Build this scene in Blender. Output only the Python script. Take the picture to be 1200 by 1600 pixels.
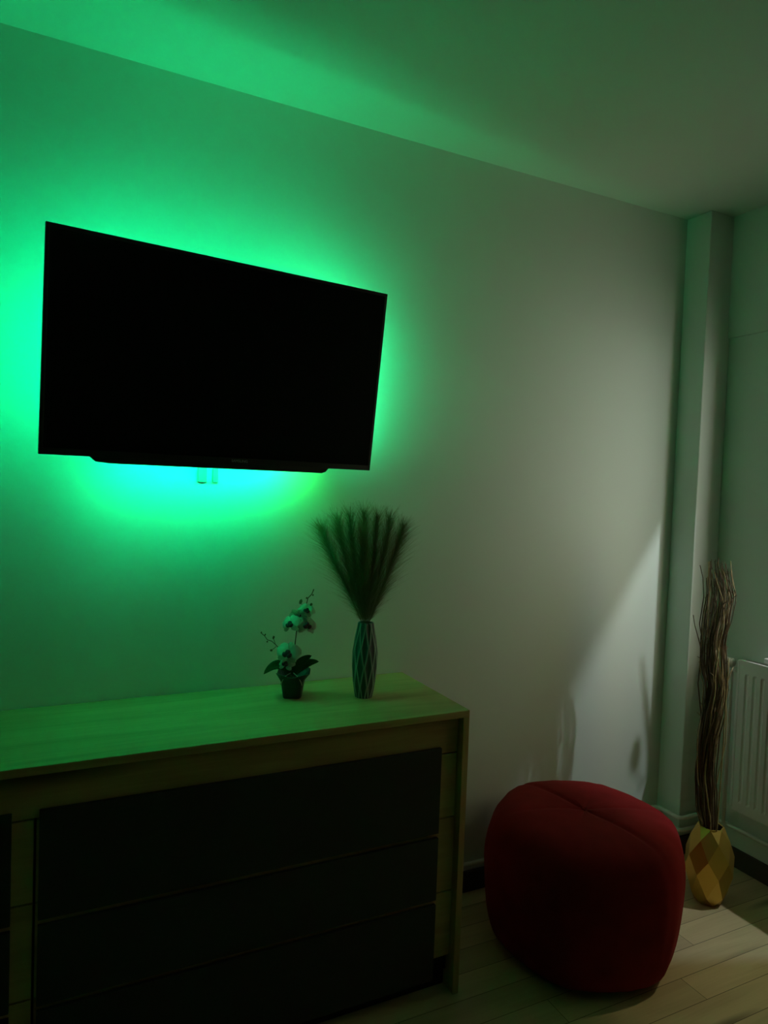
import bpy, bmesh, math, random
from mathutils import Vector, Matrix
random.seed(7)
PI = math.pi
for o in list(bpy.data.objects): bpy.data.objects.remove(o)
S = bpy.context.scene
C = S.collection

# ------------------------------------------------------------------ camera
cam_d = bpy.data.cameras.new('camera'); cam = bpy.data.objects.new('camera', cam_d); C.objects.link(cam)
cam_d.sensor_fit = 'VERTICAL'; cam_d.sensor_height = 24; cam_d.lens = 1075.96 * 24 / 1600
cam_d.clip_start = .02
cr = Vector((.8987, -.4373, .0366)); cu = Vector((-.0159, .0500, .9986)); cf = Vector((.4384, .8980, -.0375))
cf.normalize(); cr = (cr - cf * cr.dot(cf)).normalized(); cu = cr.cross(cf)
cam.matrix_world = Matrix(((cr.x, cu.x, -cf.x, 0), (cr.y, cu.y, -cf.y, -2.0844), (cr.z, cu.z, -cf.z, 1.48), (0, 0, 0, 1)))
S.camera = cam
CAM_YAW = -math.radians(25.95)

# ------------------------------------------------------------------ exposure, night outside, lights
S.view_settings.view_transform = 'Standard'; S.view_settings.look = 'None'
S.view_settings.gamma = 1; S.view_settings.use_curve_mapping = False
S.view_settings.exposure = 0.0
W = bpy.data.worlds.new('night_town'); S.world = W; W.use_nodes = True
wn = W.node_tree; wn.nodes.clear()
wo = wn.nodes.new('ShaderNodeOutputWorld'); wb = wn.nodes.new('ShaderNodeBackground')
tc = wn.nodes.new('ShaderNodeTexCoord'); sx = wn.nodes.new('ShaderNodeSeparateXYZ'); rp = wn.nodes.new('ShaderNodeValToRGB')
ma = wn.nodes.new('ShaderNodeMath'); ma.operation = 'MULTIPLY_ADD'; ma.inputs[1].default_value = .5; ma.inputs[2].default_value = .5
wn.links.new(tc.outputs['Generated'], sx.inputs[0]); wn.links.new(sx.outputs[2], ma.inputs[0]); wn.links.new(ma.outputs[0], rp.inputs[0])
# street glow near and below the horizon, warm upper sky added as floor fill
e = rp.color_ramp.elements
e[0].position = 0.10; e[0].color = (.62, .62, .52, 1)
e[1].position = 0.80; e[1].color = (.72, .65, .52, 1)
x = e.new(.42); x.color = (.85, .86, .79, 1)
x = e.new(.55); x.color = (.66, .66, .60, 1)
# glow weighted to one side, shaped to keep neutral light off the left
az = wn.nodes.new('ShaderNodeMapRange'); az.interpolation_type = 'SMOOTHSTEP'
az.inputs[1].default_value = -.15; az.inputs[2].default_value = -.85; az.inputs[3].default_value = .04; az.inputs[4].default_value = 1
wn.links.new(sx.outputs[1], az.inputs[0])
vm = wn.nodes.new('ShaderNodeVectorMath'); vm.operation = 'SCALE'
wn.links.new(rp.outputs[0], vm.inputs[0]); wn.links.new(az.outputs[0], vm.inputs['Scale']); wn.links.new(vm.outputs[0], wb.inputs[0])
wb.inputs[1].default_value = 7.2
wn.links.new(wb.outputs[0], wo.inputs[0])
LAMP = Vector((2.85, -1.005, 2.170))            # lantern outside the window
ld = bpy.data.lights.new('balcony_lamp', 'POINT'); ld.energy = 47; ld.color = (.92, .97, 1.0); ld.shadow_soft_size = .012
lo = bpy.data.objects.new('balcony_lamp_light', ld); lo.location = LAMP; C.objects.link(lo)
LED = (.002, 1.0, .335); LED_TOP, LED_LEFT, LED_RIGHT, LED_LOW = 44.0, 78.0, 42.0, 79.0

# ------------------------------------------------------------------ dimensions (metres)
H = 2.634                        # ceiling
XR = 2.518                       # window wall
XL, YB = -2.6, -3.9              # other two walls
PX, PD = 2.373, .119             # pillar in the far corner
WY0, WY1, WZ0, WZ1 = -1.45, -.385, .87, 1.98   # window opening
WT = .20                         # wall thickness at the window

# ------------------------------------------------------------------ materials
def nt(name):
    m = bpy.data.materials.new(name); m.use_nodes = True
    return m, m.node_tree, m.node_tree.nodes['Principled BSDF']
def mat(name, col, rough=.6, metal=0, spec=.5, noise=0, nscale=8, bump=0, bscale=200, emit=None, es=0, sss=0, trans=0, sheen=0, coat=0):
    m, t, b = nt(name)
    b.inputs['Base Color'].default_value = (*col, 1); b.inputs['Roughness'].default_value = rough
    b.inputs['Metallic'].default_value = metal; b.inputs['Specular IOR Level'].default_value = spec
    if sheen: b.inputs['Sheen Weight'].default_value = sheen; b.inputs['Sheen Tint'].default_value = (*[min(1, c * 3 + .1) for c in col], 1)
    if coat: b.inputs['Coat Weight'].default_value = coat; b.inputs['Coat Roughness'].default_value = .1
    co = t.nodes.new('ShaderNodeTexCoord')
    if noise:
        n = t.nodes.new('ShaderNodeTexNoise'); n.inputs['Scale'].default_value = nscale; n.inputs['Detail'].default_value = 5
        mx = t.nodes.new('ShaderNodeMix'); mx.data_type = 'RGBA'
        mx.inputs[6].default_value = (*[c * (1 - noise) for c in col], 1); mx.inputs[7].default_value = (*[min(1, c * (1 + noise)) for c in col], 1)
        t.links.new(co.outputs['Object'], n.inputs['Vector']); t.links.new(n.outputs['Fac'], mx.inputs[0]); t.links.new(mx.outputs[2], b.inputs['Base Color'])
    if bump:
        n2 = t.nodes.new('ShaderNodeTexNoise'); n2.inputs['Scale'].default_value = bscale; n2.inputs['Detail'].default_value = 3
        bp = t.nodes.new('ShaderNodeBump'); bp.inputs['Strength'].default_value = bump; bp.inputs['Distance'].default_value = .002
        t.links.new(co.outputs['Object'], n2.inputs['Vector']); t.links.new(n2.outputs['Fac'], bp.inputs['Height']); t.links.new(bp.outputs[0], b.inputs['Normal'])
    if emit: b.inputs['Emission Color'].default_value = (*emit, 1); b.inputs['Emission Strength'].default_value = es
    if trans:
        tr = t.nodes.new('ShaderNodeBsdfTranslucent'); tr.inputs[0].default_value = (*col, 1)
        ms = t.nodes.new('ShaderNodeMixShader'); ms.inputs[0].default_value = trans
        out = t.nodes['Material Output']
        t.links.new(b.outputs[0], ms.inputs[1]); t.links.new(tr.outputs[0], ms.inputs[2]); t.links.new(ms.outputs[0], out.inputs[0])
    return m
def oak(name, axis, base, dark, plank=None, rough=.45, off=0.0):
    """oak with grain along axis; plank=(width, length, y offset) draws floor boards along x"""
    m, t, b = nt(name); N = t.nodes.new; L = t.links.new
    co = N('ShaderNodeTexCoord'); vec = co.outputs['Object']
    def math_(op, a, bb=None, cc=None):
        n = N('ShaderNodeMath'); n.operation = op
        for i, v in enumerate((a, bb, cc)):
            if v is None: continue
            if isinstance(v, (int, float)): n.inputs[i].default_value = v
            else: L(v, n.inputs[i])
        return n.outputs[0]
    sep = N('ShaderNodeSeparateXYZ'); L(vec, sep.inputs[0])
    gx = 'XYZ'.index(axis); o3 = list(sep.outputs)
    line = None; shade = None; shift = 0.0
    if plank:
        w, ln, oy = plank
        row = math_('FLOOR', math_('DIVIDE', math_('ADD', o3[1], oy), w))
        wn_ = N('ShaderNodeTexWhiteNoise'); wn_.noise_dimensions = '1D'; L(row, wn_.inputs['W'])
        u = math_('DIVIDE', math_('ADD', math_('SUBTRACT', o3[0], 1.944), math_('MULTIPLY', row, .44)), ln)
        col = math_('FLOOR', u)
        idn = math_('ADD', math_('MULTIPLY', row, 17.3), math_('MULTIPLY', col, 5.1))
        w2 = N('ShaderNodeTexWhiteNoise'); w2.noise_dimensions = '1D'; L(idn, w2.inputs['W'])
        shade = w2.outputs['Value']; shift = math_('MULTIPLY', w2.outputs['Value'], 37.0)
        fy = math_('FRACT', math_('DIVIDE', math_('ADD', o3[1], oy), w)); fx = math_('FRACT', u)
        ey = math_('LESS_THAN', math_('MINIMUM', fy, math_('SUBTRACT', 1, fy)), .0009 / w)
        ex = math_('LESS_THAN', math_('MINIMUM', fx, math_('SUBTRACT', 1, fx)), .0009 / ln)
        line = math_('MAXIMUM', ey, ex)
    sc = [7.0, 7.0, 7.0]; sc[gx] = .9
    mp = N('ShaderNodeMapping'); L(vec, mp.inputs[0]); mp.inputs['Scale'].default_value = sc; mp.inputs['Location'].default_value = (off, off, off)
    v = mp.outputs[0]
    if plank:
        ad = N('ShaderNodeVectorMath'); ad.operation = 'ADD'; cmb = N('ShaderNodeCombineXYZ'); L(shift, cmb.inputs[0]); L(shift, cmb.inputs[2]); L(v, ad.inputs[0]); L(cmb.outputs[0], ad.inputs[1]); v = ad.outputs[0]
    n1 = N('ShaderNodeTexNoise'); n1.inputs['Scale'].default_value = 1.6; n1.inputs['Detail'].default_value = 6; n1.inputs['Distortion'].default_value = 1.2; L(v, n1.inputs['Vector'])
    mp2 = N('ShaderNodeMapping'); L(vec, mp2.inputs[0]); s2 = [160., 160., 160.]; s2[gx] = 5.; mp2.inputs['Scale'].default_value = s2
    n2 = N('ShaderNodeTexNoise'); n2.inputs['Scale'].default_value = 1; n2.inputs['Detail'].default_value = 3; L(mp2.outputs[0], n2.inputs['Vector'])
    # knots: sparse stretched spots
    vo = N('ShaderNodeTexVoronoi'); vo.inputs['Scale'].default_value = 1.25 if plank else .8; L(v, vo.inputs['Vector'])
    kn = N('ShaderNodeMapRange'); kn.inputs[1].default_value = .05; kn.inputs[2].default_value = .20; kn.inputs[3].default_value = 1; kn.inputs[4].default_value = 0; L(vo.outputs['Distance'], kn.inputs[0])
    f = math_('ADD', math_('MULTIPLY', n1.outputs['Fac'], .75), math_('MULTIPLY', n2.outputs['Fac'], .25))
    rr = N('ShaderNodeMapRange'); rr.inputs[1].default_value = .38; rr.inputs[2].default_value = .68; L(f, rr.inputs[0])
    m1 = N('ShaderNodeMix'); m1.data_type = 'RGBA'; m1.inputs[6].default_value = (*base, 1); m1.inputs[7].default_value = (*dark, 1); L(rr.outputs[0], m1.inputs[0])
    m2 = N('ShaderNodeMix'); m2.data_type = 'RGBA'; m2.inputs[7].default_value = (*[c * .22 for c in dark], 1); L(m1.outputs[2], m2.inputs[6]); L(math_('MULTIPLY', kn.outputs[0], .8), m2.inputs[0])
    last = m2.outputs[2]
    if plank:
        hs = N('ShaderNodeHueSaturation'); L(last, hs.inputs['Color']); L(math_('MULTIPLY_ADD', shade, .28, .80), hs.inputs['Value']); last = hs.outputs[0]
        m3 = N('ShaderNodeMix'); m3.data_type = 'RGBA'; m3.inputs[7].default_value = (.10, .075, .04, 1); L(last, m3.inputs[6]); L(line, m3.inputs[0]); last = m3.outputs[2]
    L(last, b.inputs['Base Color']); b.inputs['Roughness'].default_value = rough
    bp = N('ShaderNodeBump'); bp.inputs['Strength'].default_value = .15; bp.inputs['Distance'].default_value = .001; L(n2.outputs['Fac'], bp.inputs['Height']); L(bp.outputs[0], b.inputs['Normal'])
    return m

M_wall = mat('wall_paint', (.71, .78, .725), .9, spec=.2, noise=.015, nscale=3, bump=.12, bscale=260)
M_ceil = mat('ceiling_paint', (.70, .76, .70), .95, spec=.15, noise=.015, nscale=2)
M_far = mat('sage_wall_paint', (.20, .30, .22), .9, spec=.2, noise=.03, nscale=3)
M_white = mat('white_enamel', (.78, .79, .76), .35, noise=.02)
M_pvc = mat('white_window_frame', (.8, .8, .8), .35, noise=.02)
M_floor = oak('oak_floor', 'X', (.74, .60, .34), (.60, .47, .25), plank=(.0945, 1.05, .557), rough=.42)
M_oakx = oak('oak_board', 'X', (.62, .40, .18), (.44, .27, .11), off=3.3)
M_oakz = oak('oak_side', 'Z', (.62, .40, .18), (.44, .27, .11), off=1.1)
M_anth = mat('anthracite_front', (.035, .036, .036), .55, noise=.15, nscale=20)
M_dark = mat('dark_recess', (.02, .018, .015), .8, noise=.1)
M_base = mat('dark_skirting', (.06, .045, .03), .6, noise=.2)
M_screen = mat('black_screen', (.004, .004, .004), .22, spec=.25, noise=.01)
M_bezel = mat('black_plastic', (.008, .008, .008), .4, noise=.05)
M_metal = mat('dark_metal', (.05, .05, .05), .45, metal=.8, noise=.05)
M_shade_strip = mat('grey_shade_strip', (.33, .36, .33), .6, noise=.05)
M_logo = mat('grey_lettering', (.35, .35, .36), .4, noise=.02)
M_ledt, M_ledl, M_ledr, M_ledb = [mat('green_led_strip', (.05, .3, .1), .5, emit=LED, es=q) for q in (LED_TOP, LED_LEFT, LED_RIGHT, LED_LOW)]
M_led2 = mat('green_led_strip_end', (.05, .3, .1), .5, emit=(.02, 1.0, .10), es=LED_LOW * .6)
M_pouf = mat('red_velvet', (.24, .012, .014), .88, spec=.1, noise=.3, nscale=14, bump=.3, bscale=500, sheen=.15)
M_gold = mat('gold_lacquer', (.72, .47, .10), .42, metal=.85, noise=.08, nscale=10)
M_vasein = mat('vase_inside', (.05, .035, .015), .8, noise=.1)
M_twig = mat('dried_twig', (.11, .072, .032), .42, noise=.45, nscale=60, bump=.4, bscale=300)
M_twig2 = mat('pale_dried_twig', (.44, .34, .17), .4, noise=.35, nscale=60, bump=.4, bscale=300)
M_plume = mat('dried_grass', (.27, .30, .15), .8, spec=.1, noise=.2, nscale=30, trans=.5)
M_stem = mat('dried_grass_stem', (.16, .12, .06), .7, noise=.2)
M_leaf = mat('orchid_leaf', (.035, .10, .03), .35, noise=.25, nscale=40)
M_stalk = mat('orchid_stalk', (.06, .10, .03), .5, noise=.2)
M_bud = mat('orchid_bud', (.10, .13, .05), .5, noise=.2, nscale=60)
M_petal = mat('orchid_petal', (.78, .80, .74), .55, noise=.06, nscale=90, trans=.5)
M_lip = mat('orchid_lip', (.09, .008, .025), .5, noise=.3, nscale=120)
M_pot = mat('black_pot', (.035, .034, .035), .4, noise=.15)
M_rim_highlight = mat('pale_rim_highlight', (.42, .38, .32), .7, noise=.1)
M_soil = mat('potting_bark', (.05, .03, .018), .9, noise=.5, nscale=90, bump=.8, bscale=120)

def glass_mat():
    m, t, b = nt('window_glass'); t.nodes.remove(b)
    a = t.nodes.new('ShaderNodeBsdfTransparent'); g = t.nodes.new('ShaderNodeBsdfGlossy'); g.inputs['Roughness'].default_value = .02
    a.inputs[0].default_value = (.95, .97, .96, 1)
    mx = t.nodes.new('ShaderNodeMixShader'); mx.inputs[0].default_value = .06
    t.links.new(a.outputs[0], mx.inputs[1]); t.links.new(g.outputs[0], mx.inputs[2]); t.links.new(mx.outputs[0], t.nodes['Material Output'].inputs[0])
    return m
M_glass = glass_mat()
def ceramic_mat():
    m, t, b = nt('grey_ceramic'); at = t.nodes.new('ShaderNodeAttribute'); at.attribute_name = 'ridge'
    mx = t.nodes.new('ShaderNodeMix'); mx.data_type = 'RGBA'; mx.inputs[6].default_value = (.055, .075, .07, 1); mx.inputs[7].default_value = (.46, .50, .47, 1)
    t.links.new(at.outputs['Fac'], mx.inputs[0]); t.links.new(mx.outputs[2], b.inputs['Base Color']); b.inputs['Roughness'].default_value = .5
    return m
M_cer = ceramic_mat()

# ------------------------------------------------------------------ mesh helpers
class MB:
    def __init__(s): s.v = []; s.f = []; s.mi = []
    def add(s, vs, fs, mi=0):
        n = len(s.v); s.v += [tuple(v) for v in vs]; s.f += [tuple(i + n for i in f) for f in fs]; s.mi += [mi] * len(fs); return s
    def box(s, x0, x1, y0, y1, z0, z1, mi=0):
        return s.add([(x0, y0, z0), (x1, y0, z0), (x1, y1, z0), (x0, y1, z0), (x0, y0, z1), (x1, y0, z1), (x1, y1, z1), (x0, y1, z1)],
                     [(0, 3, 2, 1), (4, 5, 6, 7), (0, 1, 5, 4), (1, 2, 6, 5), (2, 3, 7, 6), (3, 0, 4, 7)], mi)
    def tube(s, pts, r, n=8, cap=True, mi=0):
        pts = [Vector(p) for p in pts]; k = len(pts); rs = r if isinstance(r, (list, tuple)) else [r] * k
        rings = []; t = (pts[1] - pts[0]).normalized()
        a = t.orthogonal().normalized()
        for i, p in enumerate(pts):
            t = (pts[min(i + 1, k - 1)] - pts[max(i - 1, 0)]).normalized()
            a = (a - t * a.dot(t)); a = a.normalized() if a.length > 1e-6 else t.orthogonal().normalized()
            b = t.cross(a); rings.append([p + (a * math.cos(2 * PI * j / n) + b * math.sin(2 * PI * j / n)) * rs[i] for j in range(n)])
        vs = [q for R in rings for q in R]
        fs = [(i * n + j, i * n + (j + 1) % n, (i + 1) * n + (j + 1) % n, (i + 1) * n + j) for i in range(k - 1) for j in range(n)]
        if cap: fs += [tuple(reversed(range(n))), tuple((k - 1) * n + j for j in range(n))]
        return s.add(vs, fs, mi)
    def lathe(s, prof, n=24, mi=0, cap=True):
        k = len(prof)
        vs = [(r * math.cos(2 * PI * j / n), r * math.sin(2 * PI * j / n), z) for r, z in prof for j in range(n)]
        fs = [(i * n + j, i * n + (j + 1) % n, (i + 1) * n + (j + 1) % n, (i + 1) * n + j) for i in range(k - 1) for j in range(n)]
        if cap: fs += [tuple(reversed(range(n))), tuple((k - 1) * n + j for j in range(n))]
        return s.add(vs, fs, mi)
    def xf(s, M):
        s.v = [tuple(M @ Vector(v)) for v in s.v]; return s
    def build(s, name, mats, parent=None, smooth=False, bevel=0, solid=0, loc=None, sub=0):
        me = bpy.data.meshes.new(name); me.from_pydata(s.v, [], s.f)
        if not isinstance(mats, (list, tuple)): mats = [mats]
        for m in mats: me.materials.append(m)
        for p, i in zip(me.polygons, s.mi): p.material_index = i; p.use_smooth = smooth
        me.update()
        o = bpy.data.objects.new(name, me); C.objects.link(o)
        if parent is not None: o.parent = parent
        if loc is not None: o.location = loc
        if solid: md = o.modifiers.new('thickness', 'SOLIDIFY'); md.thickness = solid; md.offset = 0
        if bevel: md = o.modifiers.new('bevel', 'BEVEL'); md.width = bevel; md.segments = 2; md.limit_method = 'ANGLE'
        if sub: md = o.modifiers.new('subdivision', 'SUBSURF'); md.levels = sub; md.render_levels = sub
        return o
def tag(o, label, cat, group=None):
    o['label'] = label; o['category'] = cat
    if group: o['group'] = group
    return o
def thing(name, label, cat, loc, rz=0, group=None):
    o = bpy.data.objects.new(name, None); C.objects.link(o); o.location = loc; o.rotation_euler = (0, 0, rz); o.empty_display_size = .1
    return tag(o, label, cat, group)
def struct(o): o['kind'] = 'structure'; return o
def B(*a): return MB().box(*a)

# ------------------------------------------------------------------ room shell
struct(B(XL - .1, XR + .3, YB - .1, .1, -.1, 0).build('floor', M_floor))
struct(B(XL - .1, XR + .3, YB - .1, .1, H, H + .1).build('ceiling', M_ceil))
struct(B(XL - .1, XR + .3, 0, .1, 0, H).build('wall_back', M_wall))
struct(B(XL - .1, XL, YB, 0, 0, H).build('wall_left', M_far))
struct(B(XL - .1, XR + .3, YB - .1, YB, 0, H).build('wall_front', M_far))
w = MB()                                          # window wall: pieces around the opening, with the shallow band above
w.box(XR, XR + WT, WY1, 0, 0, 2.14)               # between window and far corner
w.box(XR, XR + WT, YB, WY0, 0, 2.14)
w.box(XR, XR + WT, WY0, WY1, 0, WZ0)
w.box(XR, XR + WT, WY0, WY1, WZ1, 2.14)
w.box(XR - .012, XR + WT, YB, 0, 2.14, H)         # beam band, slightly proud
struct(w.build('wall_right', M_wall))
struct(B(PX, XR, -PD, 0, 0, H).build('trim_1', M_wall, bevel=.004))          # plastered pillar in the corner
struct(B(XL, PX, -.014, 0, 0, .075).build('baseboard_back', M_base, bevel=.002))
struct(B(PX - .014, XR, -PD - .014, -PD, 0, .075).add(*([(0, 0, 0)] * 0, [])).build('baseboard_pillar', M_base, bevel=.002))
struct(B(XR - .014, XR, YB, -PD - .014, 0, .075).build('baseboard_right', M_base, bevel=.002))
# window, just outside the right edge of the picture
win = bpy.data.objects.new('window_1', None); C.objects.link(win); win.location = (XR + .14, WY1, WZ0); struct(win)
fx0, fx1 = 0.0, .05
fr = MB(); Wd = WY0 - WY1; Hh = WZ1 - WZ0
fr.box(fx0, fx1, Wd, 0, 0, .055); fr.box(fx0, fx1, Wd, 0, Hh - .03, Hh); fr.box(fx0, fx1, -.045, 0, .055, Hh - .03); fr.box(fx0, fx1, Wd, Wd + .045, .055, Hh - .03)
fr.build('window_frame', M_pvc, win, bevel=.004)
B(.022, .028, Wd + .04, -.04, .05, Hh - .025).build('window_pane', M_glass, win)
B(-.165, 0, Wd - .02, .02, -.02, 0.0).build('window_sill', M_pvc, win, bevel=.004)

# unseen sheer curtain added to dim and yellow part of the floor light
def sheer_mat():
    m, t, b = nt('light_dimming_sheer'); t.nodes.remove(b)
    a = t.nodes.new('ShaderNodeBsdfTransparent'); a.inputs[0].default_value = (.72, .59, .34, 1)
    d = t.nodes.new('ShaderNodeBsdfTranslucent'); d.inputs[0].default_value = (.8, .72, .55, 1)
    wv = t.nodes.new('ShaderNodeTexNoise'); wv.inputs['Scale'].default_value = 900
    mr = t.nodes.new('ShaderNodeMapRange'); mr.inputs[3].default_value = .12; mr.inputs[4].default_value = .28; t.links.new(wv.outputs['Fac'], mr.inputs[0])
    mx = t.nodes.new('ShaderNodeMixShader'); t.links.new(mr.outputs[0], mx.inputs[0])
    t.links.new(a.outputs[0], mx.inputs[1]); t.links.new(d.outputs[0], mx.inputs[2]); t.links.new(mx.outputs[0], t.nodes['Material Output'].inputs[0])
    return m
cu_ = MB(); kk = 90
vs = [(XR + .112 + .007 * math.sin(i * .55) + .003 * math.sin(i * 1.3), -.915 - .50 * i / kk, z) for z in (WZ0 + .01, WZ1 - .01) for i in range(kk + 1)]
cu_.add(vs, [(i, i + 1, kk + 2 + i, kk + 1 + i) for i in range(kk)])
tag(cu_.build('added_sheer', sheer_mat(), smooth=True), 'unseen sheer curtain added in the window recess to dim and warm the floor light', 'curtain')

# ------------------------------------------------------------------ outdoor lantern, the light that throws the wedge on the wall
lt = thing('outdoor_lantern', 'small outdoor lantern hanging outside the window beside the radiator', 'lamp', (LAMP.x, LAMP.y, LAMP.z))
MB().lathe([(.012, .055), (.055, .045), (.058, .038), (.012, .052)], 20).build('lamp_shade', M_metal, lt, smooth=True)
MB().tube([(0, 0, .05), (0, 0, .12), (-.03, 0, .16), (-.13, 0, .16)], .006).build('bracket', M_metal, lt)
# unseen budding stem in a pot, added on the sill to throw the streak
wp = thing('streak_plant', 'unseen budding stem in a small pot, added on the window sill to throw a streak', 'potted plant', (2.60, -.50, WZ0))
MB().lathe([(.022, 0), (.030, .055), (.032, .055), (.028, .05)], 20).build('pot', M_white, wp, smooth=True)
MB().tube([(0, 0, .03), (0, -.02, .30), (0, -.037, .485), (0, -.062, .60), (0, -.093, .738)], [.008, .0075, .007, .006, .0025], 8).build('stem', M_stalk, wp, smooth=True)
MB().tube([(0, -.03, .42), (0, -.07, .47), (0, -.09, .54)], [.002, .002, .0016], 6).build('side_shoot', M_stalk, wp, smooth=True)
MB().lathe([(.001, -.03), (.008, -.018), (.0115, 0), (.008, .018), (.001, .03)], 12).xf(Matrix.Translation((0, -.097, .577))).build('bud', M_bud, wp, smooth=True)

# ------------------------------------------------------------------ television
tv = thing('television', 'large black flat television on the wall with green light glowing behind it', 'television', (.447, -.19, 1.796))
TW, TH = .940, .541
tv.rotation_euler = (0, 0, 0)
Rz = Matrix.Rotation(.112, 4, 'Z') @ Matrix.Rotation(.128, 4, 'X')
tv.matrix_world = Matrix.Translation((.447, -.19, 1.796)) @ Rz
B(-TW / 2 + .009, TW / 2 - .009, -.0015, .004, -TH / 2 + .016, TH / 2 - .009).build('screen', M_screen, tv)
bz = MB()
bz.box(-TW / 2, TW / 2, -.003, .012, TH / 2 - .009, TH / 2); bz.box(-TW / 2, TW / 2, -.003, .012, -TH / 2, -TH / 2 + .016)
bz.box(-TW / 2, -TW / 2 + .009, -.003, .012, -TH / 2 + .016, TH / 2 - .009); bz.box(TW / 2 - .009, TW / 2, -.003, .012, -TH / 2 + .016, TH / 2 - .009)
bz.build('bezel', M_bezel, tv, bevel=.001)
# rear housing: slim upper shell and a thicker lower box whose chin shows below the bezel
hs = MB(); hs.box(-TW / 2 + .004, TW / 2 - .004, .012, .028, -TH / 2 + .004, TH / 2 - .004)
hs.build('back_shell', M_bezel, tv, bevel=.003)
pr = [(-.385, -.258), (-.366, -.262), (-.348, -.274), (-.338, -.2835), (-.30, -.2865), (.305, -.2865), (.318, -.282), (.328, -.270), (.340, -.258), (.375, -.02), (.34, .02), (-.30, .02), (-.335, -.02)]
n = len(pr); ch = MB()
ch.add([(x, .004 if z < -.257 else .028, z) for x, z in pr] + [(x, .055, z) for x, z in pr],
       [tuple(range(n)), tuple(reversed(range(n, 2 * n)))] + [(i, i + n, (i + 1) % n + n, (i + 1) % n) for i in range(n)])
ch.build('chin_housing', M_bezel, tv)
# led strips stuck round the back
ins = .045; t_ = .005; y0, y1 = .0285, .036
B(-TW / 2 + ins, TW / 2 - ins, y0, y1, TH / 2 - ins - t_, TH / 2 - ins + t_).build('led_strip', M_ledt, tv)
B(-TW / 2 + ins - t_, -TW / 2 + ins + t_, y0, y1, -TH / 2 + ins + .03, TH / 2 - ins - .01).build('led_strip', M_ledl, tv)
B(TW / 2 - ins - t_, TW / 2 - ins + t_, y0, y1, -TH / 2 + ins + .03, TH / 2 - ins - .01).build('led_strip', M_ledr, tv)
B(-.30, .20, .0555, .066, -.279, -.270).build('led_strip', M_ledb, tv)
B(.20, .30, .0555, .066, -.279, -.270).build('led_strip', M_led2, tv)
# lettering under the screen
fc = bpy.data.curves.new('lettering', 'FONT'); fc.body = 'SAMSUNG'; fc.size = .0105; fc.extrude = .0003; fc.align_x = 'CENTER'; fc.align_y = 'CENTER'
fo = bpy.data.objects.new('lettering_source', fc); C.objects.link(fo)
bpy.context.view_layer.update()
me = bpy.data.meshes.new_from_object(fo.evaluated_get(bpy.context.evaluated_depsgraph_get()))
bpy.data.objects.remove(fo)
me.materials.clear(); me.materials.append(M_logo)
lg = bpy.data.objects.new('logo_lettering', me); C.objects.link(lg); lg.parent = tv; lg.location = (.04, -.0034, -TH / 2 + .008); lg.rotation_euler = (PI / 2, 0, 0)
# wall bracket with its arms
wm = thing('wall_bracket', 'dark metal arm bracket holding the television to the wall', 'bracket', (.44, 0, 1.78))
B(-.10, .10, -.012, -.001, -.11, .11).build('wall_plate', M_metal, wm, bevel=.002)
MB().tube([(-.03, -.012, 0), (-.06, -.07, 0), (-.02, -.120, 0)], .012).build('arm', M_metal, wm)
for x0, w_ in ((-.030, .013), (.008, .008)):  # grey strips added in place of the soft shadow marks below the television
    B(x0 - w_, x0 + w_, -.010, -.002, -.308, -.11).build('shade_strip', M_shade_strip, wm, bevel=.002)

# ------------------------------------------------------------------ chest of drawers
DX, DD, DH = 1.107, .432, .8416
DL = -1.14; bt = .020
dr = thing('chest_of_drawers', 'wide oak chest of drawers with dark anthracite drawer fronts against the wall', 'chest of drawers', (0, 0, 0))
B(DL, DX, -DD, -.004, DH - bt, DH).build('top_board', M_oakx, dr, bevel=.0012)
B(DX - bt, DX, -DD, -.038, 0, DH - bt).build('side_panel', M_oakz, dr, bevel=.0012)
B(DL, DL + bt, -DD, -.038, 0, DH - bt).build('side_panel', M_oakz, dr, bevel=.0012)
B(DL + bt, DX - bt, -DD + .045, -.038, .05, DH - bt - .001).build('carcass', M_dark, dr)
B(DL + bt, DX - bt, -DD + .055, -DD + .07, 0, .05).build('plinth', M_dark, dr)
RY = -DD + .024                                       # face of the oak fronts, set back in the frame
B(DL + bt + .002, DX - bt - .002, RY, RY + .016, .716, DH - bt - .002).build('top_rail', M_oakx, dr, bevel=.001)
fx = DX - bt - .003
for (z0, z1, p0, p1) in ((.525, .712, .487, .736), (.305, .521, .290, .474), (.108, .301, .052, .277)):
    for (x0, x1, q0, q1) in ((-.0115, fx, -.006 + .0, 1.026), (DL + bt + .003, -.0165, DL + .085, -.060)):
        d = B(x0, x1, RY, RY + .016, z0, z1).build('drawer', M_oakx, dr, bevel=.001)
        B(q0, q1, RY - .012, RY - .0005, p0, p1).build('drawer_panel', M_anth, d, bevel=.0015)
B(DL + bt + .003, fx, RY + .02, RY + .026, .052, .106).build('bottom_rail', M_dark, dr)

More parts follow.
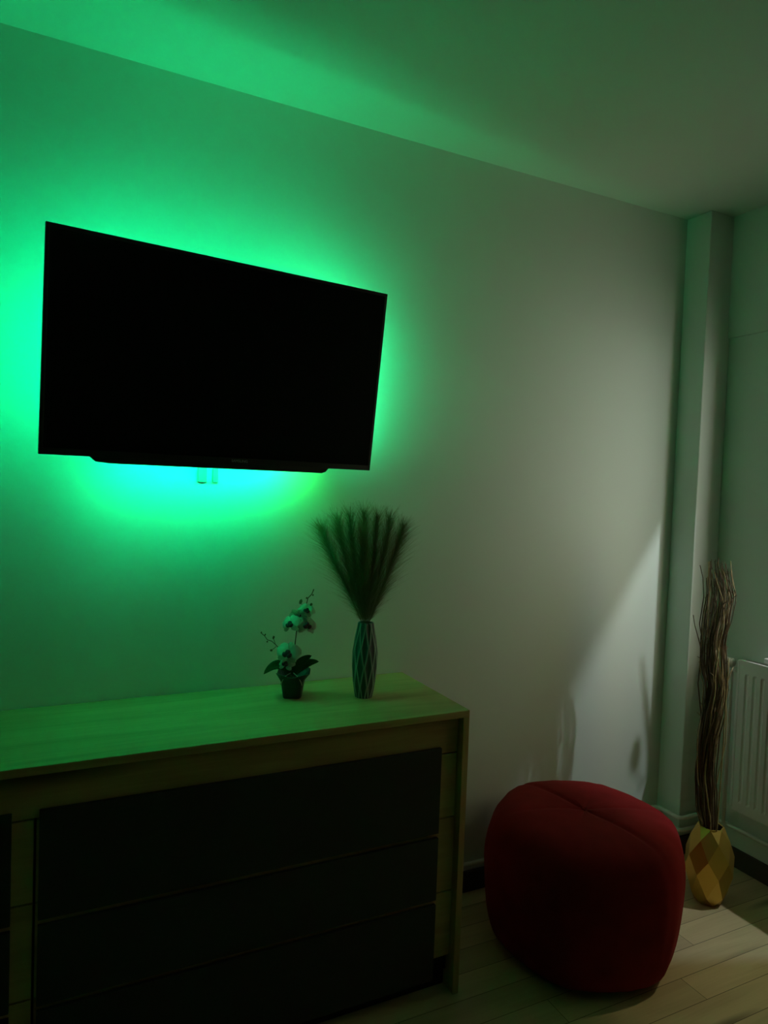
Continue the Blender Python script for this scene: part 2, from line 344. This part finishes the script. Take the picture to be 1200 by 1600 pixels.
# ------------------------------------------------------------------ radiator
ra = thing('radiator', 'white ribbed panel radiator on the right wall under the window', 'radiator', (XR, -.283, 0))
RX0, RX1, RZ0, RZ1, RL = -.047, -.020, .245, .842, 1.0
rb = MB(); N = 30
prof = []
yv = 0.012
ys = [0.0]; xs = [RX0]
pitch = .0333
k = 0; y = .018
pts = [(0, RX0), (.018, RX0)]
while y + pitch < RL:
    pts += [(y + pitch * .18, RX0), (y + pitch * .34, RX0 + .004), (y + pitch * .52, RX0 + .004), (y + pitch * .68, RX0), (y + pitch, RX0)]; y += pitch
pts += [(RL, RX0)]
m_ = len(pts); zz = [RZ0, RZ0 + .035, RZ0 + .045, RZ1 - .055, RZ1 - .045, RZ1 - .012, RZ1]
vs = []
for iz, z in enumerate(zz):
    for (yq, xq) in pts:
        vs.append((xq if 2 <= iz <= 3 else RX0, -yq, z))
fs = [(i * m_ + j, (i + 1) * m_ + j, (i + 1) * m_ + j + 1, i * m_ + j + 1) for i in range(len(zz) - 1) for j in range(m_ - 1)]
rb.add(vs, fs); rb.box(RX0 + .010, RX1, -RL, -.001, RZ0, RZ1 - .004)
rb.build('front_panel', M_white, ra)
B(RX0 - .001, RX1 + .016, -.0005, .012, RZ0 + .01, RZ1 + .001).build('side_cover', M_white, ra, bevel=.003)
gr = MB()
for i in range(int(RL / .012)): gr.box(RX0 + .010, RX1 + .014, -i * .012 - .008, -i * .012 - .002, RZ1 - .002, RZ1 + .001)
gr.box(RX0 - .001, RX0 + .009, -RL, 0, RZ1 - .006, RZ1 + .004); gr.box(RX1 + .013, RX1 + .02, -RL, 0, RZ1 - .006, RZ1 + .002)
gr.build('top_grille', M_white, ra)
vl = MB().tube([(-.040, .012, .80), (-.040, .034, .80)], .010, 12).tube([(-.040, .040, .80), (-.040, .040, .785), (-.040, .04, .17)], .0075, 10)
vl.build('supply_pipe', M_white, ra, smooth=True)
MB().tube([(-.045, .030, .825), (-.045, .036, .825), (-.045, .075, .825), (-.045, .08, .825)], [.014, .019, .019, .013], 16).build('thermostat_valve', M_white, ra, smooth=True)
for yb_ in (-.15, -.85): B(-.020, 0, yb_ - .012, yb_ + .012, .5, .75).build('mounting_bracket', M_white, ra)

# ------------------------------------------------------------------ heating pipes along the skirting
def pipe(z, x_start, label, off):
    a = off
    pts = []
    def corner(p, d0, d1, r=.022, n=4):
        for i in range(n + 1):
            t = i / n; q0 = Vector(p) - Vector(d0) * r * (1 - t); q1 = Vector(p) + Vector(d1) * r * t
            pts.append(q0.lerp(q1, t))
    if x_start > 1:
        pts.append((x_start, -.002, z)); pts.append((x_start, -a, z))
    else: pts.append((x_start, -a, z))
    corner((PX - a, -a, z), (1, 0, 0), (0, -1, 0)); corner((PX - a, -PD - a, z), (0, -1, 0), (1, 0, 0)); corner((XR - a, -PD - a, z), (1, 0, 0), (0, -1, 0))
    if x_start > 1: pts.append((XR - a, -1.32, z))
    else: pts.append((XR - a, -PD - a - .03, z)); pts.append((XR - a, -PD - a - .035, .01))
    o = MB().tube(pts, .0085, 10).build('heating_pipe', M_white, smooth=True); tag(o, label, 'pipe', 'heating pipes along the skirting')
pipe(.163, 1.9, 'white heating pipe wrapping the pillar foot, upper of the two', .024)
pipe(.112, XL + .05, 'white heating pipe along the skirting, lower of the two', .024)

# ------------------------------------------------------------------ red pouffe
po = thing('pouffe', 'dark red velvet six sided pouffe on the floor beside the chest of drawers', 'pouffe', (1.605, -.385, 0), math.radians(0))
R0, PH, ns = .326, .425, 6
a0 = math.radians(125) + CAM_YAW
def pouf_r(th):
    q = ((th - a0) % (2 * PI / ns)) - PI / ns
    hexr = math.cos(PI / ns) / math.cos(q)
    return .42 * (hexr / .95) + .58 + 0.0
def crease(th, width=.05):
    q = abs((((th - a0) + PI / ns) % (2 * PI / ns)) - PI / ns)
    return math.exp(-(q / width) ** 2)
prof = [(0, .006), (.30, .004), (.62, .003), (.80, .008), (.885, .03), (.93, .07), (.965, .13), (.985, .20), (1.0, .27), (.99, .325), (.955, .375), (.895, .410), (.80, .431), (.66, .442), (.48, .447), (.30, .449), (.12, .447), (.03, .442), (0, .440)]
nn = 144; pb = MB(); vs = []
for (pr_, z) in prof[1:-1]:
    for j in range(nn):
        th = 2 * PI * j / nn; cz = crease(th, .045 if z < .42 else .035 / max(pr_, .1) * .8)
        r = R0 * pr_ * (1 + (pouf_r(th) - 1) * min(1, pr_ * 1.1)) - (.006 * cz if z < .41 else 0)
        mainseam = 1.0 if abs(math.sin(th - a0)) < .35 else .35
        zz_ = z - (.009 * cz * mainseam if z > .40 else 0)
        wr = .0018 * math.sin(th * 23 + z * 30) * math.sin(z * 40 + th * 5)
        vs.append((math.cos(th) * (r + wr), math.sin(th) * (r + wr), max(.001, zz_)))
k = len(prof) - 2
fs = [(i * nn + j, i * nn + (j + 1) % nn, (i + 1) * nn + (j + 1) % nn, (i + 1) * nn + j) for i in range(k - 1) for j in range(nn)]
vs += [(0, 0, .002), (0, 0, .440)]
fs += [(k * nn, (j + 1) % nn, j) for j in range(nn)] + [(k * nn + 1, (k - 1) * nn + j, (k - 1) * nn + (j + 1) % nn) for j in range(nn)]
pb.add(vs, fs).build('cushion_body', M_pouf, po, smooth=True, sub=1)
MB().lathe([(.004, .440), (.008, .4455), (.010, .443), (.011, .440)], 16).build('top_button', M_pouf, po, smooth=True)

# ------------------------------------------------------------------ gold vase with twigs
VX, VY = 2.211, -.393
gv = thing('floor_vase', 'gold faceted floor vase holding tall dry twigs, beside the pouffe', 'vase', (VX, VY, 0), CAM_YAW)
rings = [(.046, 0, 0), (.066, .035, .5), (.083, .115, 0), (.084, .175, .5), (.068, .238, 0), (.045, .278, .5)]
nf = 7; vs = []
for (r, z, of) in rings:
    for j in range(nf):
        th = 2 * PI * (j + of + .2) / nf; vs.append((r * math.cos(th), r * math.sin(th), z))
fs = []
for i in range(len(rings) - 1):
    for j in range(nf):
        a, b = i * nf + j, i * nf + (j + 1) % nf; c, d = (i + 1) * nf + j, (i + 1) * nf + (j + 1) % nf
        if rings[i][2] == 0: fs += [(a, b, c), (b, d, c)]
        else: fs += [(a, b, d), (a, d, c)]
fs += [tuple(reversed(range(nf)))]
vb = MB().add(vs, fs)
L_ = (len(rings) - 1) * nf                        # rim and dark inside
iv = []
for (rr_, z) in ((.040, .278), (.040, .20)):
    for j in range(nf):
        th = 2 * PI * (j + .7) / nf; iv.append((rr_ * math.cos(th), rr_ * math.sin(th), z))
nb = len(vb.v); vb.v += iv
for j in range(nf):
    vb.f.append((L_ + j, L_ + (j + 1) % nf, nb + (j + 1) % nf, nb + j)); vb.mi.append(0)
    vb.f.append((nb + j, nb + (j + 1) % nf, nb + nf + (j + 1) % nf, nb + nf + j)); vb.mi.append(1)
vb.f.append(tuple(nb + nf + j for j in range(nf))); vb.mi.append(1)
vb.build('vase_body', [M_gold, M_vasein], gv)

# bundle path: (height, sideways drift, half width) in the turned frame of the vase
bund = [(.20, -.010, .030), (.30, -.014, .040), (.38, -.022, .041), (.48, -.031, .040), (.60, -.029, .042), (.69, -.019, .050), (.79, -.010, .050), (.86, -.022, .053), (.96, -.026, .048), (1.05, -.018, .060), (1.12, -.012, .062), (1.19, -.024, .052), (1.245, -.034, .040)]
def bz_at(h):
    for a, b in zip(bund, bund[1:]):
        if h <= b[0]:
            t = (h - a[0]) / (b[0] - a[0]); t = max(0, t); t = t * t * (3 - 2 * t)
            return a[1] + (b[1] - a[1]) * t, a[2] + (b[2] - a[2]) * t
    return bund[-1][1], bund[-1][2]
RT = Matrix.Rotation(CAM_YAW, 4, 'Z')
def twig(points, r0, r1, m, label, group, shoots=0):
    k = len(points); tb = MB()
    tb.tube(points, [r0 + (r1 - r0) * i / (k - 1) for i in range(k)], 6)
    for s in range(shoots):
        i = random.randint(k // 3, k - 3); p = Vector(points[i]); a = random.uniform(0, 2 * PI)
        q = p + Vector((math.cos(a) * .010, math.sin(a) * .010, .012)); q2 = q + Vector((math.cos(a) * .008, math.sin(a) * .008, .004))
        tb.tube([p, q, q2], [r1, r1 * .9, r1 * .6], 5)
    tb.xf(RT)
    o = tb.build('twig', m, smooth=True, loc=(VX, VY, 0)); tag(o, label, 'twig', group); return o
for i in range(96):
    rho = math.sqrt(random.random()); phi = random.uniform(0, 2 * PI); sw = random.uniform(-1.5, 1.5)
    h1 = random.choice([random.uniform(1.18, 1.275)] * 3 + [random.uniform(.8, 1.2)])
    if i > 70: h1 = random.uniform(.55, .95)
    pts = []; h = .06 + .02 * random.random(); ph = random.uniform(0, 6.28); am = random.uniform(.004, .011); fq = random.uniform(5, 11)
    while h < h1:
        cx, hw = bz_at(h); ph2 = phi + sw * (h - .2) + .25 * math.sin(h * fq + ph)
        rr_ = rho * hw * .9
        if h < .30: rr_ = min(rr_, .032)
        wv = am * math.sin(h * fq * 1.6 + ph) * min(1, max(0, (h - .3) * 4))
        x_, y_ = cx * min(1, h / .28) + rr_ * math.cos(ph2) + wv, rr_ * math.sin(ph2) * .95 + wv * .6
        if h < .30:
            q = math.hypot(x_, y_)
            if q > .033: x_ *= .033 / q; y_ *= .033 / q
        pts.append((x_, y_, h)); h += .032
    pale = i % 4 == 0
    twig(pts, random.uniform(.0026, .0034), .0014, M_twig2 if pale else M_twig,
         'pale dry curly twig among the bundle in the gold vase' if pale else 'dark brown dry curly twig among the bundle in the gold vase',
         'pale twigs in the gold vase' if pale else 'dark twigs in the gold vase', shoots=random.choice([0, 1, 1, 2]))
def px(pts, d=0.0):                                # stray twigs, given sideways offset and height
    return [(a * (.6 if b < .29 else 1), d * min(1, b / .28) * (.6 if b < .29 else 1), b) for a, b in pts]
twig(px([(-.01, .10), (-.02, .3), (-.045, .62), (-.052, .78), (-.062, .86), (-.082, .95), (-.105, 1.02), (-.112, 1.055)], -.01), .0028, .0013, M_twig, 'stray dark twig leaning left out of the bundle, lower one', None)
twig(px([(-.0, .10), (-.015, .3), (-.045, .62), (-.072, .80), (-.064, .95), (-.078, 1.02), (-.068, 1.12), (-.075, 1.19), (-.088, 1.235)], .01), .0028, .0013, M_twig, 'stray dark twig rising left of the bundle top', None)
twig(px([(.0, .10), (.0, .3), (.005, .6), (.025, .80), (.02, .95), (.030, 1.06), (.045, 1.14), (.030, 1.20), (.022, 1.255)], .01), .0028, .0015, M_twig2, 'stray pale twig arching along the right side of the bundle top', None)
twig(px([(.0, .10), (.0, .3), (.02, .45), (.042, .58), (.040, .68), (.030, .78), (.045, .84), (.055, .865)], .012), .0028, .0013, M_twig2, 'stray pale twig hooking right of the bundle at radiator height', None)
twig(px([(.0, .10), (.0, .3), (.005, .6), (.005, .74), (.008, .86), (.007, .91)], -.045), .0026, .002, M_twig2, 'short pale cut twig standing in front of the bundle', None)

# ------------------------------------------------------------------ ribbed ceramic vase with dried plumes
CX, CY = .868, -.211
cv = thing('ceramic_vase', 'slim grey ceramic vase with zigzag ridges holding dried plumes', 'vase', (CX, CY, DH), CAM_YAW)
nt_, nz_ = 192, 64; HV = .226; vs = []; rd = []
Kn = 9
def vprof(t):
    P = [(0, .0265), (.03, .028), (.2, .0345), (.42, .0385), (.6, .0385), (.8, .0325), (.97, .0255), (1, .0245)]
    for a, b in zip(P, P[1:]):
        if t <= b[0]: q = (t - a[0]) / (b[0] - a[0]); return a[1] + (b[1] - a[1]) * q
    return P[-1][1]
for i in range(nz_ + 1):
    t = i / nz_; tri = abs(((t * 1.9 + .2) % 1) * 2 - 1) * 2 - 1
    for j in range(nt_):
        th = 2 * PI * j / nt_; best = 9
        u = th / (2 * PI) * 2 * Kn
        for kk in (math.floor(u) - 1, math.floor(u), math.floor(u) + 1, math.floor(u) + 2):
            c = kk + (.40 if kk % 2 else -.40) * tri; best = min(best, abs(u - c))
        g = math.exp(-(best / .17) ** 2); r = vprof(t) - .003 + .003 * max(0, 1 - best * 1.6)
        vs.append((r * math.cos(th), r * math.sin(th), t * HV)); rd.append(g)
fs = [(i * nt_ + j, i * nt_ + (j + 1) % nt_, (i + 1) * nt_ + (j + 1) % nt_, (i + 1) * nt_ + j) for i in range(nz_) for j in range(nt_)]
fs.append(tuple(reversed(range(nt_))))
nb = len(vs)
for (r_, z_) in ((.018, HV), (.018, HV - .08)):
    for j in range(nt_): th = 2 * PI * j / nt_; vs.append((r_ * math.cos(th), r_ * math.sin(th), z_)); rd.append(0)
tp = nz_ * nt_
fs += [(tp + j, tp + (j + 1) % nt_, nb + (j + 1) % nt_, nb + j) for j in range(nt_)] + [(nb + j, nb + (j + 1) % nt_, nb + nt_ + (j + 1) % nt_, nb + nt_ + j) for j in range(nt_)]
fs.append(tuple(nb + nt_ + j for j in range(nt_)))
vo_ = MB().add(vs, fs).build('vase_body', M_cer, cv, smooth=True)
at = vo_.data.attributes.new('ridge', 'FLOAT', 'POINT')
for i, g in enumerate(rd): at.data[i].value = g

def plume(tipx, tipy, hh, seed, label):
    rnd = random.Random(seed)
    o = thing('dried_plume', label, 'plume', (CX, CY, DH), CAM_YAW, 'dried plumes in the ceramic vase')
    base = Vector((tipx * .06, tipy * .06, .17)); mouth = Vector((tipx * .09, tipy * .09, HV)); tip = Vector((tipx, tipy, HV + hh))
    def path(t):                                   # t 0 at the mouth, 1 at the tip; opens outward and droops at the end
        p = mouth.lerp(tip, t); p.x += tipx * .10 * math.sin(PI * t) * 1; p.z += .02 * math.sin(PI * t) * abs(tipx) / .1
        return p
    pts = [base] + [path(i / 16) for i in range(17)]
    MB().tube(pts, [.0013] * 4 + [.0012 - .0009 * i / 14 for i in range(14)], 5).build('stem', M_stem, o, smooth=True)
    hb = MB()
    for s in range(1700):
        t = rnd.random() ** .95 * .99 + .01; p = path(t); d = (path(min(1, t + .03)) - path(t - .03)).normalized()
        a = rnd.uniform(0, 2 * PI); si = d.orthogonal().normalized(); sj = d.cross(si); rad = si * math.cos(a) + sj * math.sin(a)
        ln = (.070 + .030 * math.sin(PI * min(1, t * 1.1))) * rnd.uniform(.5, 1.15) * min(1, .45 + t * 3) * (1 - .15 * t)
        spread = rnd.uniform(.35, 1.4)
        wd = .00036; sd = d.cross(rad).normalized()
        q = [p]
        for e_ in range(1, 4):
            u = e_ / 3; q.append(p + d * ln * u * (1 - .12 * u) + rad * ln * spread * u * (1 - .15 * u) * .8 + Vector((0, 0, -.004 * u * u)))
        n0 = len(hb.v)
        for e_, qq in enumerate(q): ww = wd * (1 - e_ / 5); hb.v += [tuple(qq - sd * ww), tuple(qq + sd * ww)]
        for e_ in range(3): hb.f.append((n0 + 2 * e_, n0 + 2 * e_ + 1, n0 + 2 * e_ + 3, n0 + 2 * e_ + 2)); hb.mi.append(0)
    hb.build('feathery_head', M_plume, o)
PL = [(-.142, -.01, .275, 'outermost left dried plume in the ceramic vase'), (-.098, .03, .300, 'second dried plume from the left in the ceramic vase'),
      (-.058, -.03, .315, 'third dried plume from the left in the ceramic vase'), (-.018, .03, .325, 'tallest central dried plume in the ceramic vase'),
      (.022, -.03, .315, 'third dried plume from the right in the ceramic vase'), (.060, .03, .310, 'second dried plume from the right in the ceramic vase'),
      (.098, -.01, .285, 'outermost right dried plume in the ceramic vase'), (-.02, -.055, .27, 'shorter dried plume leaning forward in the ceramic vase')]
for i, (a, b, c, lb) in enumerate(PL): plume(a, b, c, 50 + i, lb)

# ------------------------------------------------------------------ potted orchid
OX, OY = .667, -.140
orc = thing('potted_orchid', 'small white artificial orchid in a flared black pot on the chest', 'potted plant', (OX, OY, DH), CAM_YAW)
# square tapering pot with a flared, notched lip
def sq(h, z, rnd_=.2, lift=0):
    out = []
    for j in range(32):
        th = 2 * PI * j / 32 + PI / 4 * 0; c, s_ = math.cos(th), math.sin(th)
        p = 5.0; q = (abs(c) ** p + abs(s_) ** p) ** (-1 / p); out.append((c * q * h, s_ * q * h, z + lift * (abs(math.sin(2 * th)) ** 2)))
    return out
pot = MB(); lv = [(.026, 0, 0), (.0275, .003, 0), (.034, .048, 0), (.0375, .056, 0), (.049, .068, .010), (.046, .068, .010), (.034, .056, 0), (.031, .052, 0)]
vs = [v for (h, z, l) in lv for v in sq(h, z, lift=l)]
k = len(lv); fs = [(i * 32 + j, i * 32 + (j + 1) % 32, (i + 1) * 32 + (j + 1) % 32, (i + 1) * 32 + j) for i in range(k - 1) for j in range(32)] + [tuple(reversed(range(32)))]
pot.add(vs, fs).build('pot', M_pot, orc, smooth=False)
MB().add(sq(.0315, .055), [tuple(range(32))]).build('soil', M_soil, orc)
for sg in (-1, 1):  # pale tubes stand in for the lit edges of the pot rim
    MB().tube([(sg * .004, -.028, .078), (sg * .012, -.038, .075), (sg * .022, -.040, .066), (sg * .029, -.0385, .052), (sg * .031, -.036, .044)], .0016, 6).build('rim_highlight', M_rim_highlight, orc, smooth=True)
def opt(px_, py_, d=0.0):
    hh = 1086 - py_; return Vector(((px_ - 455 - .05 * hh) / 525, d, hh / 525))
def leaf(a, b, c, wd, name='leaf', m=M_leaf, twist=0.0):
    """blade from a through b to tip c"""
    a, b, c = Vector(a), Vector(b), Vector(c); lb = MB(); vs = []; n_ = 14
    for i in range(n_ + 1):
        t = i / n_; p = a * (1 - t) ** 2 + b * 2 * t * (1 - t) + c * t * t
        d = ((b - a) * (1 - t) + (c - b) * t).normalized(); sd = d.cross(Vector((0, -1, .35 + twist))).normalized(); up = sd.cross(d).normalized()
        ww = wd * (math.sin(PI * min(1, t * .93 + .07)) ** .65) * (1 if t < 1 else .02)
        for s_ in (-1, -.5, 0, .5, 1): vs.append(p + sd * ww * s_ + up * ww * .35 * abs(s_))
    fs = [(i * 5 + j, i * 5 + j + 1, (i + 1) * 5 + j + 1, (i + 1) * 5 + j) for i in range(n_) for j in range(4)]
    return lb.add(vs, fs).build(name, m, orc, smooth=True, solid=.0012)
leaf(opt(452, 1050), opt(436, 1022), opt(412, 1050, -.02), .014)
leaf(opt(456, 1052), opt(466, 1028, -.01), opt(487, 1019, -.01), .013)
leaf(opt(458, 1052), opt(474, 1030, .01), opt(497, 1031, .01), .012)
leaf(opt(455, 1052, .01), opt(446, 1040, .03), opt(432, 1030, .05), .012)
def stalk(pts, r=.0014, name='stalk'):
    return MB().tube(pts, r, 6).build(name, M_stalk, orc, smooth=True)
stalk([opt(455, 1056), opt(457, 1030), opt(461, 1000), opt(463, 985), opt(466, 965), opt(474, 945), opt(480, 938), opt(482, 930), opt(488, 924), opt(491, 917)], .0015)
stalk([opt(453, 1056), opt(446, 1030), opt(436, 1012), opt(431, 1006), opt(424, 1000), opt(417, 998), opt(413, 992), opt(408, 988)], .0012)
for (x_, y_, s_, L3) in ((470.6, 936, .0065, 1.5), (487, 940, .0055, 1.1), (480, 930, .0035, 1.2), (490, 925, .003, 1.3), (491, 917, .0025, 1.6), (427, 994, .0045, 1.4), (423, 1014.5, .0055, .8), (417, 1001, .0035, 1), (414, 990, .003, 1.3), (408, 987, .003, 1.3)):
    b_ = MB(); pf = [(max(.05, math.sin(PI * i / 8)) * s_ * .72, -math.cos(PI * i / 8) * s_ * L3 * .8) for i in range(9)]
    b_.lathe(pf, 10).xf(Matrix.Translation(opt(x_, y_)) @ Matrix.Rotation(.3, 4, 'Y')); b_.build('bud', M_bud, orc, smooth=True)
stalk([opt(475, 945), opt(471, 938)], .0009); stalk([opt(430, 1006), opt(427, 996)], .0009); stalk([opt(431, 1008), opt(424, 1014)], .0009)
def petal(mb, ang, ln, wd, cup, Mx):
    vs = []; n_ = 10
    for i in range(n_ + 1):
        t = i / n_; w_ = wd * math.sin(PI * min(1, .08 + t * .90)) ** .6 * (.35 + .65 * min(1, t * 2.2))
        for s_ in (-1, -.6, -.2, .2, .6, 1):
            p = Vector((s_ * w_, -cup * math.sin(t * PI * .9) + cup * .8 * t * t * 1.6 + .002 * math.cos(s_ * 5 + t * 6) + .0025 * abs(s_) ** 2, t * ln))
            vs.append(Mx @ (Matrix.Rotation(ang, 4, 'Y') @ p))
    mb.add(vs, [(i * 6 + j, i * 6 + j + 1, (i + 1) * 6 + j + 1, (i + 1) * 6 + j) for i in range(n_) for j in range(5)])
def flower(px_, py_, d, sz, rx, ry, rz, roll=0):
    Mx = Matrix.Translation(opt(px_, py_, d)) @ Matrix.Rotation(rz, 4, 'Z') @ Matrix.Rotation(rx, 4, 'X') @ Matrix.Rotation(roll, 4, 'Y')
    f_ = MB()
    for a, l, w_ in ((0, .95, .36), (2.25, .9, .33), (-2.25, .9, .33)): petal(f_, a, sz * l, sz * w_, .004, Mx @ Matrix.Translation((0, .002, 0)))
    for a in (1.25, -1.25): petal(f_, a, sz * 1.02, sz * .60, .006, Mx)
    fo_ = f_.build('flower', M_petal, orc, smooth=True, solid=.0006)
    lp = MB(); s_ = sz * .23
    pf = [(max(.04, math.sin(PI * i / 8)) * s_, -math.cos(PI * i / 8) * s_ * 1.25) for i in range(9)]
    lp.lathe(pf, 12).xf(Matrix.Translation((0, -s_ * .7, -s_ * .3)))
    l2 = MB().lathe([(q * .8, w_ * .8) for q, w_ in pf], 12).xf(Matrix.Translation((s_ * .8, -s_ * .9, -s_ * 1.0)) @ Matrix.Rotation(.8, 4, 'Y')); lp.add(l2.v, l2.f)
    l2 = MB().lathe([(q * .8, w_ * .8) for q, w_ in pf], 12).xf(Matrix.Translation((-s_ * .8, -s_ * .9, -s_ * 1.0)) @ Matrix.Rotation(-.8, 4, 'Y')); lp.add(l2.v, l2.f)
    lp.xf(Mx); lp.build('flower_lip', M_lip, fo_, smooth=True)
    MB().tube([Mx @ Vector((0, .002, 0)), Mx @ Vector((0, .012, 0)), Mx @ Vector((.003, .02, .002))], .0009, 5).build('flower_stalk', M_stalk, fo_)
flower(451, 1015, -.020, .038, -.50, 0, -.10, .15)
flower(456, 969, -.022, .032, -.50, 0, -.50, -.2)
flower(469, 960, .000, .035, -.45, 0, 2.7, .5)
flower(480, 971, -.016, .034, -.60, 0, .55, .2)
flower(481, 948, -.012, .025, -.60, 0, .20, .4)
flower(447, 1033, -.012, .026, -.75, 0, -.3, .1)
